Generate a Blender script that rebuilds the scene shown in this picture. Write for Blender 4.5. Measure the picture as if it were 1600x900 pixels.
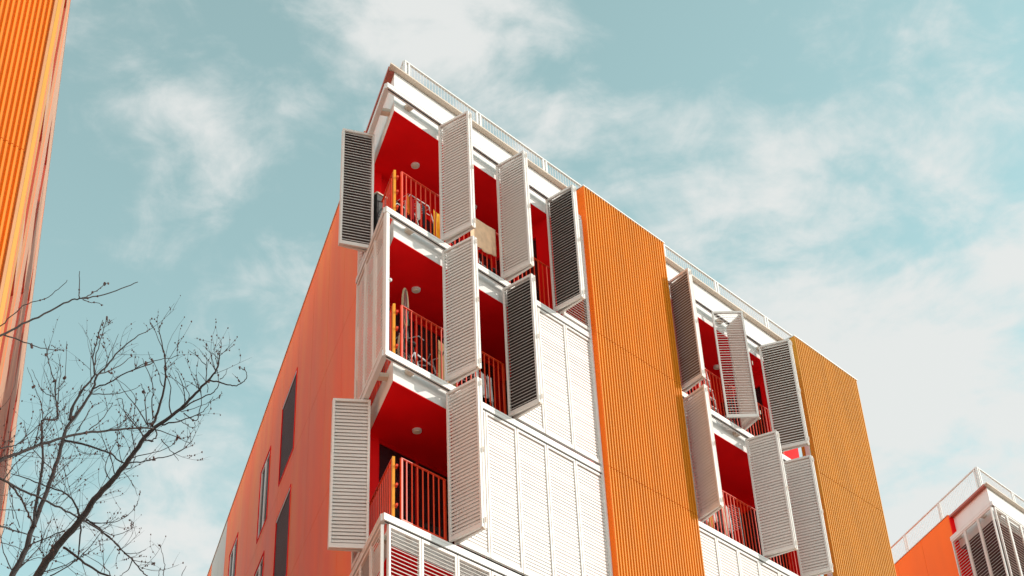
import bpy, bmesh, math, random
from mathutils import Vector, Matrix, noise
for o in list(bpy.data.objects): bpy.data.objects.remove(o)
S = bpy.context.scene
COL = S.collection
ZG = 13.23                      # height of the reference balcony floor above the street

# ------------------------------------------------------------------ camera
cam_d = bpy.data.cameras.new('camera'); cam = bpy.data.objects.new('camera', cam_d); COL.objects.link(cam)
right = Vector((0.67344096, -0.73807545, -0.04149577)); down = Vector((0.42050949, 0.42864227, -0.79964841)); fwd = Vector((0.6079877, 0.52106663, 0.59903299))
m = Matrix((right, -down, -fwd)).transposed().to_4x4()
m.translation = Vector((-14.6071, -15.3004, 1.5994))
cam.matrix_world = m
cam_d.sensor_width = 36; cam_d.lens = 2470 / 1600 * 36; cam_d.clip_end = 5000; cam_d.clip_start = 0.1
S.camera = cam
S.render.resolution_x = 1024; S.render.resolution_y = 576

# ------------------------------------------------------------------ light
EL = math.radians(20); sx, sy = 0.625, -0.781
sun_d = bpy.data.lights.new('sun', 'SUN'); sun = bpy.data.objects.new('sun', sun_d); COL.objects.link(sun)
sun_d.energy = 2.3; sun_d.angle = math.radians(0.5); sun_d.color = (1.0, 0.92, 0.82)
sv = Vector((sx * math.cos(EL), sy * math.cos(EL), math.sin(EL)))
sun.rotation_euler = sv.to_track_quat('Z', 'Y').to_euler()
S.view_settings.view_transform = 'Standard'; S.view_settings.look = 'None'
S.view_settings.exposure = 0.5; S.view_settings.gamma = 1.0
try: S.view_settings.use_curve_mapping = False
except Exception: pass

W = bpy.data.worlds.new('World'); S.world = W; W.use_nodes = True
nt = W.node_tree; nt.nodes.clear()
def N(t, **k):
    n = nt.nodes.new(t)
    for a, b in k.items(): setattr(n, a, b)
    return n
def LK(a, b): nt.links.new(a, b)
def MA(op, a, b=None, c=None, clamp=False):
    n = N('ShaderNodeMath', operation=op); n.use_clamp = clamp
    for i, v in enumerate((a, b, c)):
        if v is None: continue
        if hasattr(v, 'is_output'): LK(v, n.inputs[i])
        else: n.inputs[i].default_value = v
    return n.outputs[0]
sky = N('ShaderNodeTexSky', sky_type='NISHITA'); sky.sun_disc = False
sky.sun_elevation = EL; sky.sun_rotation = math.atan2(sx, sy); sky.air_density = 1.0; sky.dust_density = 1.5; sky.ozone_density = 1.0
bw = N('ShaderNodeRGBToBW'); LK(sky.outputs[0], bw.inputs[0])
SKY_GAIN = 2.78
lum = MA('MINIMUM', MA('MULTIPLY', bw.outputs[0], SKY_GAIN), 7.5)
teal = N('ShaderNodeVectorMath', operation='SCALE'); teal.inputs[0].default_value = (0.64, 1.05, 1.11); LK(lum, teal.inputs['Scale'])
geo = N('ShaderNodeTexCoord')
dirv = N('ShaderNodeVectorMath', operation='NORMALIZE'); LK(geo.outputs['Generated'], dirv.inputs[0])
def nz(scale, detail, rough, dist, stretch=(1, 1, 1)):
    mp = N('ShaderNodeMapping'); LK(dirv.outputs[0], mp.inputs[0]); mp.inputs['Scale'].default_value = stretch; mp.inputs['Rotation'].default_value = (0.4, 0.2, 0.7)
    n = N('ShaderNodeTexNoise'); LK(mp.outputs[0], n.inputs['Vector'])
    n.inputs['Scale'].default_value = scale; n.inputs['Detail'].default_value = detail; n.inputs['Roughness'].default_value = rough; n.inputs['Distortion'].default_value = dist
    return n.outputs['Fac']
big = nz(4.0, 3, 0.5, 0.3); mid = nz(9.0, 9, 0.55, 0.35, (1, 1, 1.8))
fine = nz(24.0, 10, 0.6, 0.5, (1, 1, 1.4))
dens = MA('ADD', MA('MULTIPLY', big, 0.20), MA('ADD', MA('MULTIPLY', mid, 1.15), MA('MULTIPLY', fine, 0.55)))
brk = MA('ADD', MA('MULTIPLY', mid, 1.7), 0.1)
BL = [((0.492, 0.489, 0.720), .05, .28), ((0.780, 0.302, 0.548), .08, .25), ((0.795, 0.355, 0.491), .10, .42), ((0.715, 0.258, 0.650), .06, .12),
      ((0.391, 0.610, 0.689), .05, .08), ((0.581, 0.437, 0.686), .05, .30), ((0.690, 0.401, 0.603), .05, .25), ((0.451, 0.629, 0.634), .08, .16), ((0.511, 0.721, 0.469), .08, .25), ((0.547, 0.472, 0.691), .05, .15),
      ((0.382, 0.672, 0.634), .09, -.20), ((0.420, 0.557, 0.717), .05, -.12), ((0.583, 0.384, 0.716), .07, -.25), ((0.741, 0.392, 0.545), .04, -.12), ((0.443, 0.692, 0.570), .07, -.12)]
for d, rad, wgt in BL:
    dp = N('ShaderNodeVectorMath', operation='DISTANCE'); LK(dirv.outputs[0], dp.inputs[0]); dp.inputs[1].default_value = d
    q = MA('DIVIDE', dp.outputs['Value'], rad)
    g = MA('EXPONENT', MA('MULTIPLY', MA('MULTIPLY', q, q), -1.0))
    dens = MA('ADD', dens, MA('MULTIPLY', MA('MULTIPLY', g, brk), wgt))
mr = N('ShaderNodeMapRange', interpolation_type='SMOOTHSTEP'); LK(dens, mr.inputs['Value'])
mr.inputs['From Min'].default_value = 0.86; mr.inputs['From Max'].default_value = 1.34
mr.inputs['To Min'].default_value = 0.06; mr.inputs['To Max'].default_value = 0.95
cc = N('ShaderNodeRGB'); cc.outputs[0].default_value = (5.75, 5.85, 5.75, 1)
mx = N('ShaderNodeMix', data_type='RGBA'); LK(mr.outputs[0], mx.inputs[0]); LK(teal.outputs[0], mx.inputs[6]); LK(cc.outputs[0], mx.inputs[7])
sep = N('ShaderNodeSeparateXYZ'); LK(dirv.outputs[0], sep.inputs[0])          # bright band low over the horizon, below the view, added as fill light
hz = N('ShaderNodeMapRange', interpolation_type='SMOOTHSTEP'); LK(sep.outputs['Z'], hz.inputs['Value']); hz.inputs['From Min'].default_value = 0.38; hz.inputs['From Max'].default_value = 0.05
hc = N('ShaderNodeRGB'); hc.outputs[0].default_value = (18.0, 16.9, 15.6, 1)
mh = N('ShaderNodeMix', data_type='RGBA'); LK(hz.outputs[0], mh.inputs[0]); LK(mx.outputs[2], mh.inputs[6]); LK(hc.outputs[0], mh.inputs[7])
bg = N('ShaderNodeBackground'); LK(mh.outputs[2], bg.inputs[0]); bg.inputs[1].default_value = 0.10
wo = N('ShaderNodeOutputWorld'); LK(bg.outputs[0], wo.inputs[0])
# ------------------------------------------------------------------ materials
def mat(name, col, rough=0.5, metal=0.0, var=0.06, scale=3.0, stretch=(1, 1, 1), bump=0.0, bscale=40.0, coat=0.0, spec=0.5, streak=None):
    M = bpy.data.materials.new(name); M.use_nodes = True; t = M.node_tree; b = t.nodes['Principled BSDF']
    tc = t.nodes.new('ShaderNodeTexCoord'); mp = t.nodes.new('ShaderNodeMapping'); t.links.new(tc.outputs['Object'], mp.inputs[0]); mp.inputs['Scale'].default_value = stretch
    n = t.nodes.new('ShaderNodeTexNoise'); t.links.new(mp.outputs[0], n.inputs['Vector']); n.inputs['Scale'].default_value = scale; n.inputs['Detail'].default_value = 6
    r = t.nodes.new('ShaderNodeMapRange'); t.links.new(n.outputs['Fac'], r.inputs['Value'])
    r.inputs['From Min'].default_value = 0.3; r.inputs['From Max'].default_value = 0.7; r.inputs['To Min'].default_value = 1 - var; r.inputs['To Max'].default_value = 1 + var
    v = t.nodes.new('ShaderNodeVectorMath'); v.operation = 'SCALE'; v.inputs[0].default_value = col; t.links.new(r.outputs[0], v.inputs['Scale'])
    out = v.outputs[0]
    if streak:
        mp2 = t.nodes.new('ShaderNodeMapping'); t.links.new(tc.outputs['Object'], mp2.inputs[0]); mp2.inputs['Scale'].default_value = streak[1]
        n2 = t.nodes.new('ShaderNodeTexNoise'); t.links.new(mp2.outputs[0], n2.inputs['Vector']); n2.inputs['Scale'].default_value = streak[2]; n2.inputs['Detail'].default_value = 8; n2.inputs['Roughness'].default_value = 0.6
        r2 = t.nodes.new('ShaderNodeMapRange'); t.links.new(n2.outputs['Fac'], r2.inputs['Value']); r2.inputs['From Min'].default_value = 0.45; r2.inputs['From Max'].default_value = 0.75
        mx_ = t.nodes.new('ShaderNodeMix'); mx_.data_type = 'RGBA'; t.links.new(r2.outputs[0], mx_.inputs[0]); t.links.new(out, mx_.inputs[6]); mx_.inputs[7].default_value = (*streak[0], 1)
        out = mx_.outputs[2]
    t.links.new(out, b.inputs['Base Color'])
    rr = t.nodes.new('ShaderNodeMapRange'); t.links.new(n.outputs['Fac'], rr.inputs['Value']); rr.inputs['To Min'].default_value = max(0.02, rough - 0.08); rr.inputs['To Max'].default_value = min(1, rough + 0.08)
    t.links.new(rr.outputs[0], b.inputs['Roughness'])
    b.inputs['Metallic'].default_value = metal; b.inputs['Specular IOR Level'].default_value = spec; b.inputs['Coat Weight'].default_value = coat
    if bump:
        n3 = t.nodes.new('ShaderNodeTexNoise'); t.links.new(tc.outputs['Object'], n3.inputs['Vector']); n3.inputs['Scale'].default_value = bscale; n3.inputs['Detail'].default_value = 4
        bp = t.nodes.new('ShaderNodeBump'); bp.inputs['Strength'].default_value = bump; bp.inputs['Distance'].default_value = 0.01; t.links.new(n3.outputs['Fac'], bp.inputs['Height']); t.links.new(bp.outputs[0], b.inputs['Normal'])
    return M
M_white = mat('white_paint', (0.74, 0.715, 0.69), 0.45, var=0.02)
M_alu = mat('pale_metal_paint', (0.72, 0.655, 0.61), 0.4, var=0.03, scale=1.5)
M_slat = mat('louver_paint', (0.69, 0.62, 0.575), 0.42, var=0.04, scale=2.0, stretch=(0.6, 1, 9))
M_plaster = mat('white_plaster', (0.76, 0.74, 0.72), 0.8, var=0.015, bump=0.1)
M_red = mat('red_paint', (0.90, 0.004, 0.006), 0.6, spec=0.15, var=0.08, scale=1.2)
M_redwall = mat('red_wall_paint', (0.80, 0.004, 0.006), 0.65, spec=0.15, var=0.08, scale=1.2)
M_rail = mat('railing_red_paint', (0.78, 0.055, 0.012), 0.35, var=0.05)
M_sunlit_post = mat('sunlit_post_paint', (0.88, 0.33, 0.010), 0.4, var=0.04)  # red-orange railing paint with its sunlit yellow put into the base colour
M_orib = mat('orange_ribbed_metal', (0.70, 0.235, 0.016), 0.5, spec=0.15, var=0.07, scale=1.5, stretch=(2, 2, 0.3))
M_ochre = mat('ochre_ribbed_metal', (0.62, 0.265, 0.035), 0.5, spec=0.15, var=0.07, scale=1.5, stretch=(2, 2, 0.3))
M_orib2 = mat('deep_orange_ribbed_metal', (0.80, 0.21, 0.012), 0.45, spec=0.25, var=0.06, scale=1.5, stretch=(2, 2, 0.3))
M_salmon = mat('salmon_panel', (0.97, 0.15, 0.022), 0.5, spec=0.12, var=0.09, scale=0.8, stretch=(1, 1, 0.25), streak=((0.97, 0.25, 0.04), (1, 1, 0.25), 0.9))  # streaks: paint variation plus reflected orange light put into the colour
M_orange = mat('orange_panel', (0.96, 0.165, 0.010), 0.5, spec=0.15, var=0.06, scale=0.8, stretch=(1, 1, 0.3))
M_dark = mat('dark_backing', (0.03, 0.012, 0.012), 0.7)
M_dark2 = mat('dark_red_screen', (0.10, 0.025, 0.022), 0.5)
M_glass = mat('dark_glass', (0.018, 0.018, 0.022), 0.06, spec=0.8, var=0.2)
M_tan = mat('coping_metal', (0.62, 0.50, 0.40), 0.5, var=0.04)
M_black = mat('black_rubber', (0.015, 0.015, 0.015), 0.5)
M_grey = mat('grey_metal', (0.35, 0.35, 0.36), 0.35, metal=0.6)
M_lamp = mat('lamp_glass', (0.75, 0.66, 0.52), 0.4)
M_peach = mat('peach_metal', (0.56, 0.24, 0.085), 0.5, var=0.04)
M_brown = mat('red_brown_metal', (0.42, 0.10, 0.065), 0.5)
M_pink = mat('pale_pink_render', (0.50, 0.30, 0.20), 0.75, var=0.03)
M_bark = mat('bark', (0.036, 0.026, 0.024), 0.85, var=0.4, scale=18, bump=0.5, bscale=60)
M_bud = mat('bud_brown', (0.06, 0.018, 0.012), 0.7, var=0.3, scale=20)
M_gap_shade = mat('dark_gap_shade', (0.055, 0.042, 0.036), 0.8)  # colours of added sheets that paint shade between folded shutter leaves
M_gap_shade2 = mat('brown_gap_shade', (0.26, 0.17, 0.12), 0.8)
M_gap_shade3 = mat('grey_brown_gap_shade', (0.10, 0.065, 0.06), 0.8)
M_ground = mat('pale_concrete_paving', (0.46, 0.42, 0.38), 0.9, var=0.2, scale=20, bump=0.3)
M_asphalt = mat('asphalt', (0.05, 0.05, 0.05), 0.9, var=0.2, scale=20, bump=0.3)
M_pave = mat('concrete_paving', (0.38, 0.35, 0.31), 0.85, var=0.1, scale=4)
M_yel2 = mat('yellow_flashing', (0.62, 0.27, 0.015), 0.45, var=0.05, stretch=(6, 6, .2), scale=3)
M_pale = mat('pale_grey_panel', (0.52, 0.45, 0.40), 0.5, var=0.06, scale=0.8)
def cloth(name, c): return mat(name, c, 0.85, var=0.12, scale=8, bump=0.2, bscale=90)

# ------------------------------------------------------------------ mesh helpers
LD = Vector((0.5, 0.8660254, 0)); NI = Vector((0.8660254, -0.5, 0)); UX = Vector((1, 0, 0)); UY = Vector((0, 1, 0))
class FR:                       # a wall frame: u along the wall, v into the building, z up
    def __init__(s, o, u, v): s.o = Vector(o); s.u = u; s.v = v
    def p(s, u, v, z): q = s.o + s.u * u + s.v * v; return (q.x, q.y, z + ZG)
class MB:
    def __init__(s): s.v = []; s.f = []
    def add(s, vs, fs):
        k = len(s.v); s.v += [tuple(a) for a in vs]; s.f += [tuple(i + k for i in f) for f in fs]
    def box(s, fr, u0, u1, v0, v1, z0, z1):
        P = fr.p if fr else (lambda a, b, c: (a, b, c))
        vs = [P(u, v, z) for z in (z0, z1) for (u, v) in ((u0, v0), (u1, v0), (u1, v1), (u0, v1))]
        s.add(vs, [(0, 1, 2, 3), (4, 5, 6, 7), (0, 1, 5, 4), (1, 2, 6, 5), (2, 3, 7, 6), (3, 0, 4, 7)])
    def prism(s, poly, z0, z1, off=None):
        n = len(poly); zo = ZG if off is None else off
        s.add([(x, y, z0 + zo) for x, y in poly] + [(x, y, z1 + zo) for x, y in poly],
              [tuple(range(n)), tuple(range(n, 2 * n))] + [(i, (i + 1) % n, (i + 1) % n + n, i + n) for i in range(n)])
    def tube(s, pts, rad, sides=6, cap=True):
        pts = [Vector(p) for p in pts]; n = len(pts); rad = [rad] * n if isinstance(rad, (int, float)) else rad
        ref = Vector((0.13, 0.29, 0.95)); vs = []
        for i, p in enumerate(pts):
            t = (pts[min(i + 1, n - 1)] - pts[max(i - 1, 0)])
            if t.length < 1e-9: t = Vector((0, 0, 1))
            t.normalize(); a = t.cross(ref)
            if a.length < 0.05: a = t.cross(Vector((1, 0, 0)))
            a.normalize(); b = t.cross(a)
            for k in range(sides):
                w = 2 * math.pi * k / sides; vs.append(p + (a * math.cos(w) + b * math.sin(w)) * rad[i])
        fs = [(i * sides + k, i * sides + (k + 1) % sides, (i + 1) * sides + (k + 1) % sides, (i + 1) * sides + k) for i in range(n - 1) for k in range(sides)]
        if cap: fs += [tuple(range(sides)), tuple(range((n - 1) * sides, n * sides))]
        s.add(vs, fs)
    def sphere(s, c, r, sc=(1, 1, 1), nu=8, nv=5):
        vs = []; fs = []
        for j in range(nv + 1):
            th = math.pi * j / nv
            for i in range(nu):
                ph = 2 * math.pi * i / nu
                vs.append((c[0] + r * sc[0] * math.sin(th) * math.cos(ph), c[1] + r * sc[1] * math.sin(th) * math.sin(ph), c[2] + r * sc[2] * math.cos(th)))
        for j in range(nv):
            for i in range(nu): fs.append((j * nu + i, j * nu + (i + 1) % nu, (j + 1) * nu + (i + 1) % nu, (j + 1) * nu + i))
        s.add(vs, fs)
    def build(s, name, m, parent=None, label=None, cat=None, group=None, kind=None, smooth=False):
        me = bpy.data.meshes.new(name); me.from_pydata(s.v, [], s.f); me.validate()
        bm = bmesh.new(); bm.from_mesh(me); bmesh.ops.recalc_face_normals(bm, faces=bm.faces); bm.to_mesh(me); bm.free()
        me.materials.append(m)
        if smooth: me.polygons.foreach_set('use_smooth', [True] * len(me.polygons))
        o = bpy.data.objects.new(name, me); COL.objects.link(o)
        if parent is not None:
            o.parent = parent
            if parent.type == 'EMPTY': o.matrix_parent_inverse = Matrix.Translation(-parent.location)   # vertices are given in world metres
        for k, v in (('label', label), ('category', cat), ('group', group), ('kind', kind)):
            if v: o[k] = v
        return o
def thing(name, loc, label, cat, group=None):
    o = bpy.data.objects.new(name, None); COL.objects.link(o); o.location = loc; o.empty_display_size = 0.3
    o['label'] = label; o['category'] = cat
    if group: o['group'] = group
    return o

# ------------------------------------------------------------------ ground
g = MB(); g.box(None, -2000, 2000, -2000, 2000, -0.3, 0.0); g.build('ground', M_ground, kind='structure')
g = MB(); g.prism([(-60, -4), (60, -4), (60, -1.2), (-60, -1.2)], 0.004, 0.12, 0); g.build('pavement', M_pave, kind='structure')
g = MB(); g.box(None, -300, 300, -30, -22, -.1, .004); g.build('road', M_asphalt, kind='structure')

# ------------------------------------------------------------------ shutters
_leafcache = {}
def leaf_mesh(w, h, ang, pitch=0.0655):
    k = (round(w, 3), round(h, 2), ang, pitch)
    if k in _leafcache: return _leafcache[k]
    d = 0.026; st = 0.042; rt = 0.05
    f = MB()
    f.box(None, 0, st, -d, d, 0, h); f.box(None, w - st, w, -d, d, 0, h)
    f.box(None, st, w - st, -d + .001, d - .001, 0, rt + .03); f.box(None, st, w - st, -d + .001, d - .001, h - rt, h)
    fm = bpy.data.meshes.new('shutter_leaf'); fm.from_pydata(f.v, [], f.f)
    bm = bmesh.new(); bm.from_mesh(fm); bmesh.ops.recalc_face_normals(bm, faces=bm.faces)
    bmesh.ops.bevel(bm, geom=[e for e in bm.edges], offset=0.003, segments=1, affect='EDGES'); bm.to_mesh(fm); bm.free(); fm.materials.append(M_alu)
    s = MB(); n = int((h - 2 * rt - .03) / pitch); z0 = rt + .03 + (h - 2 * rt - .03 - n * pitch) / 2 + pitch / 2
    a = math.radians(ang); bwid = pitch * (.492 if ang < 12 else (.445 if ang < 30 else .49))
    rnd = random.Random(int(w * 1000 + h * 10 + ang)); x0, x1 = st - .002, w - st + .002
    for i in range(n):
        aa = a + rnd.uniform(-0.035, 0.035); zc = z0 + i * pitch
        dy, dz = math.sin(aa) * bwid, math.cos(aa) * bwid           # upper edge inward, lower edge outward
        ny, nz_ = -math.cos(aa) * .0045, math.sin(aa) * .0045
        sec = [(dy, dz), (ny * 1.6, nz_ * 1.6), (-dy, -dz), (-dy - ny * .5, -dz - nz_ * .5), (ny * .3, nz_ * .3 ), (dy - ny, dz - nz_)]
        vs = [(x0, y, zc + z) for y, z in sec] + [(x1, y, zc + z) for y, z in sec]
        s.add(vs, [(j, (j + 1) % 6, (j + 1) % 6 + 6, j + 6) for j in range(6)] + [tuple(range(6)), tuple(range(6, 12))])
    sm = bpy.data.meshes.new('louver_slats'); sm.from_pydata(s.v, [], s.f)
    bm = bmesh.new(); bm.from_mesh(sm); bmesh.ops.recalc_face_normals(bm, faces=bm.faces); bm.to_mesh(sm); bm.free(); sm.materials.append(M_slat)
    _leafcache[k] = (fm, sm); return fm, sm
def leaf(parent, a, b, z0, z1, ang, out, pitch=0.0655):
    """leaf from plan point a to plan point b; out = the side its slats shed rain to"""
    a = Vector((a[0], a[1])); b = Vector((b[0], b[1])); d = b - a; w = d.length; d.normalize()
    nrm = Vector((d.y, -d.x))                                   # local -y
    if nrm.dot(Vector(out)) < 0: a, b = b, a; d = -d
    fm, sm = leaf_mesh(w, z1 - z0, ang, pitch)
    M4 = Matrix(((d.x, -d.y, 0, a.x), (d.y, d.x, 0, a.y), (0, 0, 1, z0 + ZG), (0, 0, 0, 1)))
    o = bpy.data.objects.new('shutter_leaf', fm); COL.objects.link(o); o.parent = parent; o.matrix_parent_inverse = Matrix.Translation(-parent.location); o.matrix_basis = M4
    s = bpy.data.objects.new('louver_slats', sm); COL.objects.link(s); s.parent = o
    return o
def closed(parent, fr, u0, u1, z0, z1, ang, ww=0.012, pitch=0.0655):
    a = fr.p(u0 + ww / 2, 0.0, 0); b = fr.p(u1 - ww / 2, 0.0, 0)
    return leaf(parent, a, b, z0, z1, ang, (-fr.v.x, -fr.v.y), pitch)
def pair(parent, hinge, apex, z0, z1, ang1, ang2, end=None, outA=(-1, -.2)):
    hx, hy = hinge; ax, ay = apex
    leaf(parent, (hx, hy), (ax, ay), z0, z1, ang1, outA)
    if end is None: p0 = (ax + .062, ay); p1 = (hx + .13, hy)
    else: p0 = (ax + .03, ay + .035); p1 = end
    leaf(parent, p0, p1, z0, z1, ang2, (1, .1) if end is None else (1, -.6))
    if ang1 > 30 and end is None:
        s = MB(); s.prism([(ax + .036, ay + .05), (hx + .072, hy - .03), (hx + .078, hy - .03), (ax + .042, ay + .05)], z0 + .05, z1 - .05); s.build('gap_shade_sheet', M_gap_shade if ax < 8 else M_gap_shade2, parent)  # added thin sheet, its dark colour stands in for shade between the leaves
    h = MB()
    for z in (z0 + .12, (z0 + z1) / 2, z1 - .12):
        h.tube([(ax + .03, ay - .03, z - .045 + ZG), (ax + .03, ay - .03, z + .045 + ZG)], .011, 6)
    h.box(None, ax + .005, ax + .06, ay - .0, ay + .05, z0 - .02 + ZG, z0 + ZG)
    h.build('shutter_hinge', M_tan, parent)

# ------------------------------------------------------------------ ribbed cladding
def ribs(name, parent, fr, u0, u1, rows, pitch, depth, v_out, m, duty=0.5):
    """rows: (z0, z1) sheets with a shadow gap between them; v_out = outer face offset (negative = proud)"""
    b = MB(); n = max(1, round((u1 - u0) / pitch)); p = (u1 - u0) / n
    prof = []
    for i in range(n):
        x = u0 + i * p; s = p * 0.10; w = p * duty
        prof += [(x, v_out + depth), (x + s, v_out), (x + w, v_out), (x + w + s, v_out + depth)]
    prof.append((u1, v_out + depth))
    for z0, z1 in rows:
        vs = [fr.p(u, v, z) for z in (z0, z1) for u, v in prof]; k = len(prof)
        fs = [(i, i + 1, i + 1 + k, i + k) for i in range(k - 1)]
        b.add(vs, fs)
        bk = v_out + depth + .03
        b.add([fr.p(u0, v_out + depth, z0), fr.p(u0, bk, z0), fr.p(u0, bk, z1), fr.p(u0, v_out + depth, z1)], [(0, 1, 2, 3)])
        # end cap so that rib tops read as solid folded sheet
        vs = [fr.p(u, v, z1) for u, v in prof] + [fr.p(u, bk, z1) for u, v in prof]
        b.add(vs, [(i, i + 1, i + 1 + k, i + k) for i in range(k - 1)])
        vs = [fr.p(u, v, z0) for u, v in prof] + [fr.p(u, bk, z0) for u, v in prof]
        b.add(vs, [(i, i + 1, i + 1 + k, i + k) for i in range(k - 1)])
    return b.build(name, m, parent)

# ------------------------------------------------------------------ a row block
ROWS = [6, 3, 0, -3]
HTOP = 9.70
def corner_offset(X0, vf, vl):           # plan point at inward offset vf from the front plane, vl from the left plane
    y = vf; x = (vl + 0.5 * y) / 0.8660254
    return (X0 + x, y)
def block(root, X0, xr, panels, side_mat, wall_mat, depth_s=24.0):
    """white slabs, coping, tracks and core of one block; panels = ribbed panel spans along the front"""
    F = FR((X0, 0, 0), UX, UY); LF = FR((X0, 0, 0), LD, NI)
    cx, cy = corner_offset(X0, .17, .22)
    def left_at(vl, s): q = Vector((X0, 0, 0)) + LD * s + NI * vl; return (q.x, q.y)
    # slabs
    for z in (9, 6, 3, 0, -3):
        zt = 9.62 if z == 9 else z + .10; zb = z - .35
        b = MB(); b.prism([(cx, cy), (X0 + xr - .2, cy), (X0 + xr - .2, 2.6), left_at(.22, 2.9)], zb, zt)
        b.build('roof_slab' if z == 9 else 'floor_slab', M_plaster, root)
        b = MB(); c2 = corner_offset(X0, .175, .225); b.prism([c2, (X0 + xr - .21, c2[1]), (X0 + xr - .21, 2.59), left_at(.225, 2.89)], zb - .012, zb - .004)
        b.build('red_soffit' if wall_mat is M_redwall else 'soffit', M_red if wall_mat is M_redwall else M_dark2, root)
    # coping
    b = MB(); c3 = corner_offset(X0, .045, .10)
    b.prism([c3, (X0 + xr - .1, c3[1]), (X0 + xr - .1, 2.6), left_at(.10, 2.09), ], 9.63, 9.66)
    b.build('coping', M_tan, root)
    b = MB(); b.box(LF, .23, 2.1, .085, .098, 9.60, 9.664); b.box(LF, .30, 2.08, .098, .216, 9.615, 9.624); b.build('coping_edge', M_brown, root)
    # tracks (front and left), each a two band rail with a dark slot between the bands
    spans = []; u = 0.0
    for p0, p1 in panels: spans.append((u, p0)); u = p1
    if u < xr - .1: spans.append((u, xr))
    for z in (8.97, 6, 3, 0, -3):
        for (u0, u1) in spans:
            b = MB(); uu = u0 - (.02 if u0 == 0 else 0)
            b.box(F, uu, u1, -.04, .05, z - .042, z); b.box(F, uu, u1, -.034, .05, z - .052, z - .042); b.box(F, uu, u1, -.04, .05, z - .115, z - .052)
            b.build('shutter_track', M_white, root)
            b = MB(); b.box(F, uu + .05, u1, -.012, .012, z - .121, z - .1151); b.build('track_slot', M_black, root)
            # brackets back to the slab edge
            k = u0 + .62
            while k < u1 - .2:
                b = MB(); b.box(F, k, k + .13, .05, .172, z - .10, z - .02); k += 1.571
                b.build('track_bracket', M_tan, root)
        b = MB(); b.box(LF, .0, 2.12, -.04, .05, z - .044, z - .002); b.box(LF, .0, 2.12, -.034, .05, z - .054, z - .044); b.box(LF, 0, 2.12, -.04, .05, z - .117, z - .054)
        b.build('shutter_track', M_white, root)
        b = MB(); b.box(LF, .62, .75, .05, .222, z - .10, z - .02); b.build('track_bracket', M_tan, root)
        b = MB(); b.box(LF, 1.9, 2.03, .05, .222, z - .10, z - .02); b.build('track_bracket', M_tan, root)
    # core: back wall of the loggias, left side wall cladding, roof
    bx0 = left_at(.3, 2.13)
    b = MB(); b.prism([bx0, (bx0[0] + .02, bx0[1]), (X0 + xr - .2, bx0[1]), (X0 + xr - .2, bx0[1] + .35), left_at(.3, 2.55)], -ZG, 9.6); b.build('back_wall', wall_mat, root)
    b = MB(); b.prism([left_at(.14, 2.16), left_at(.3, 2.16), (X0 + xr - .2, bx0[1] + .1), (X0 + xr - .2, 20.5), left_at(.14, depth_s)], -ZG, 9.55); b.build('building_core', side_mat, root)
    b = MB(); b.box(LF, 2.16, depth_s, .118, .138, -ZG, 9.54); b.build('joint_backing', M_dark, root)
    # red return at the end of the side wall
    b = MB(); b.box(LF, 2.10, 2.135, .085, .42, -ZG, HTOP - .03); b.build('red_return', M_red, root)
    return F, LF, left_at

def roof_rail(root, X0, x1, s1, step=2.05):
    z0 = 9.5; zt = 10.74; F = FR((X0, 0, 0), UX, UY); LF = FR((X0, 0, 0), LD, NI)
    c = corner_offset(0, .6, .6)[0]; s0 = c * .5 + .6 * .8660254
    for fr, a, e in ((F, c, x1), (LF, s0, s1)):
        b = MB()
        b.box(fr, a, e, .575, .625, zt - .03, zt); b.box(fr, a, e, .58, .62, z0 + .22, z0 + .25)
        u = a
        while u < e:
            b.box(fr, u, u + .045, .58, .62, z0, zt - .03); b.box(fr, u + .10, u + .145, .58, .62, z0, zt - .03); u += step
        b.build('roof_railing', M_white, root)
        b = MB(); u = a + .1
        while u < e:
            b.box(fr, u, u + .007, .596, .604, z0 + .25, zt - .03); u += .085
        b.build('railing_infill', M_alu, root)

def side_wall(root, LF, cols, rows, holes, m, s_pale=None, z_low=-6.0):
    """flat cladding panels with open joints, leaving the window holes"""
    b = MB(); pale = MB(); gp = .005
    for c0, c1 in zip(cols, cols[1:]):
        for r0, r1 in zip(rows, rows[1:]):
            hs = [h for h in holes if c0 - .01 <= h[0] < c1 and r0 - .01 <= h[2] < r1]
            tgt = pale if (s_pale and s_pale[0] <= c0 < s_pale[1]) else b
            def bx(u0, u1, z0, z1):
                if u1 - u0 > .02 and z1 - z0 > .02: tgt.box(LF, u0, u1, .085, .115, z0, z1)
            if hs:
                h = hs[0]
                bx(c0 + gp, c1 - gp, r0 + gp, h[2]); bx(c0 + gp, c1 - gp, h[3], r1 - gp)
                bx(c0 + gp, h[0], h[2], h[3]); bx(h[1], c1 - gp, h[2], h[3])
            else: bx(c0 + gp, c1 - gp, r0 + gp, r1 - gp)
    b.build('side_wall', m, root)
    if pale.v: pale.build('pale_wall_panel', M_pale, root)
    b = MB(); b.box(LF, cols[0], cols[-1], .065, .18, rows[-1] + .002, rows[-1] + .022); b.build('side_coping', M_tan, root)

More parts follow.
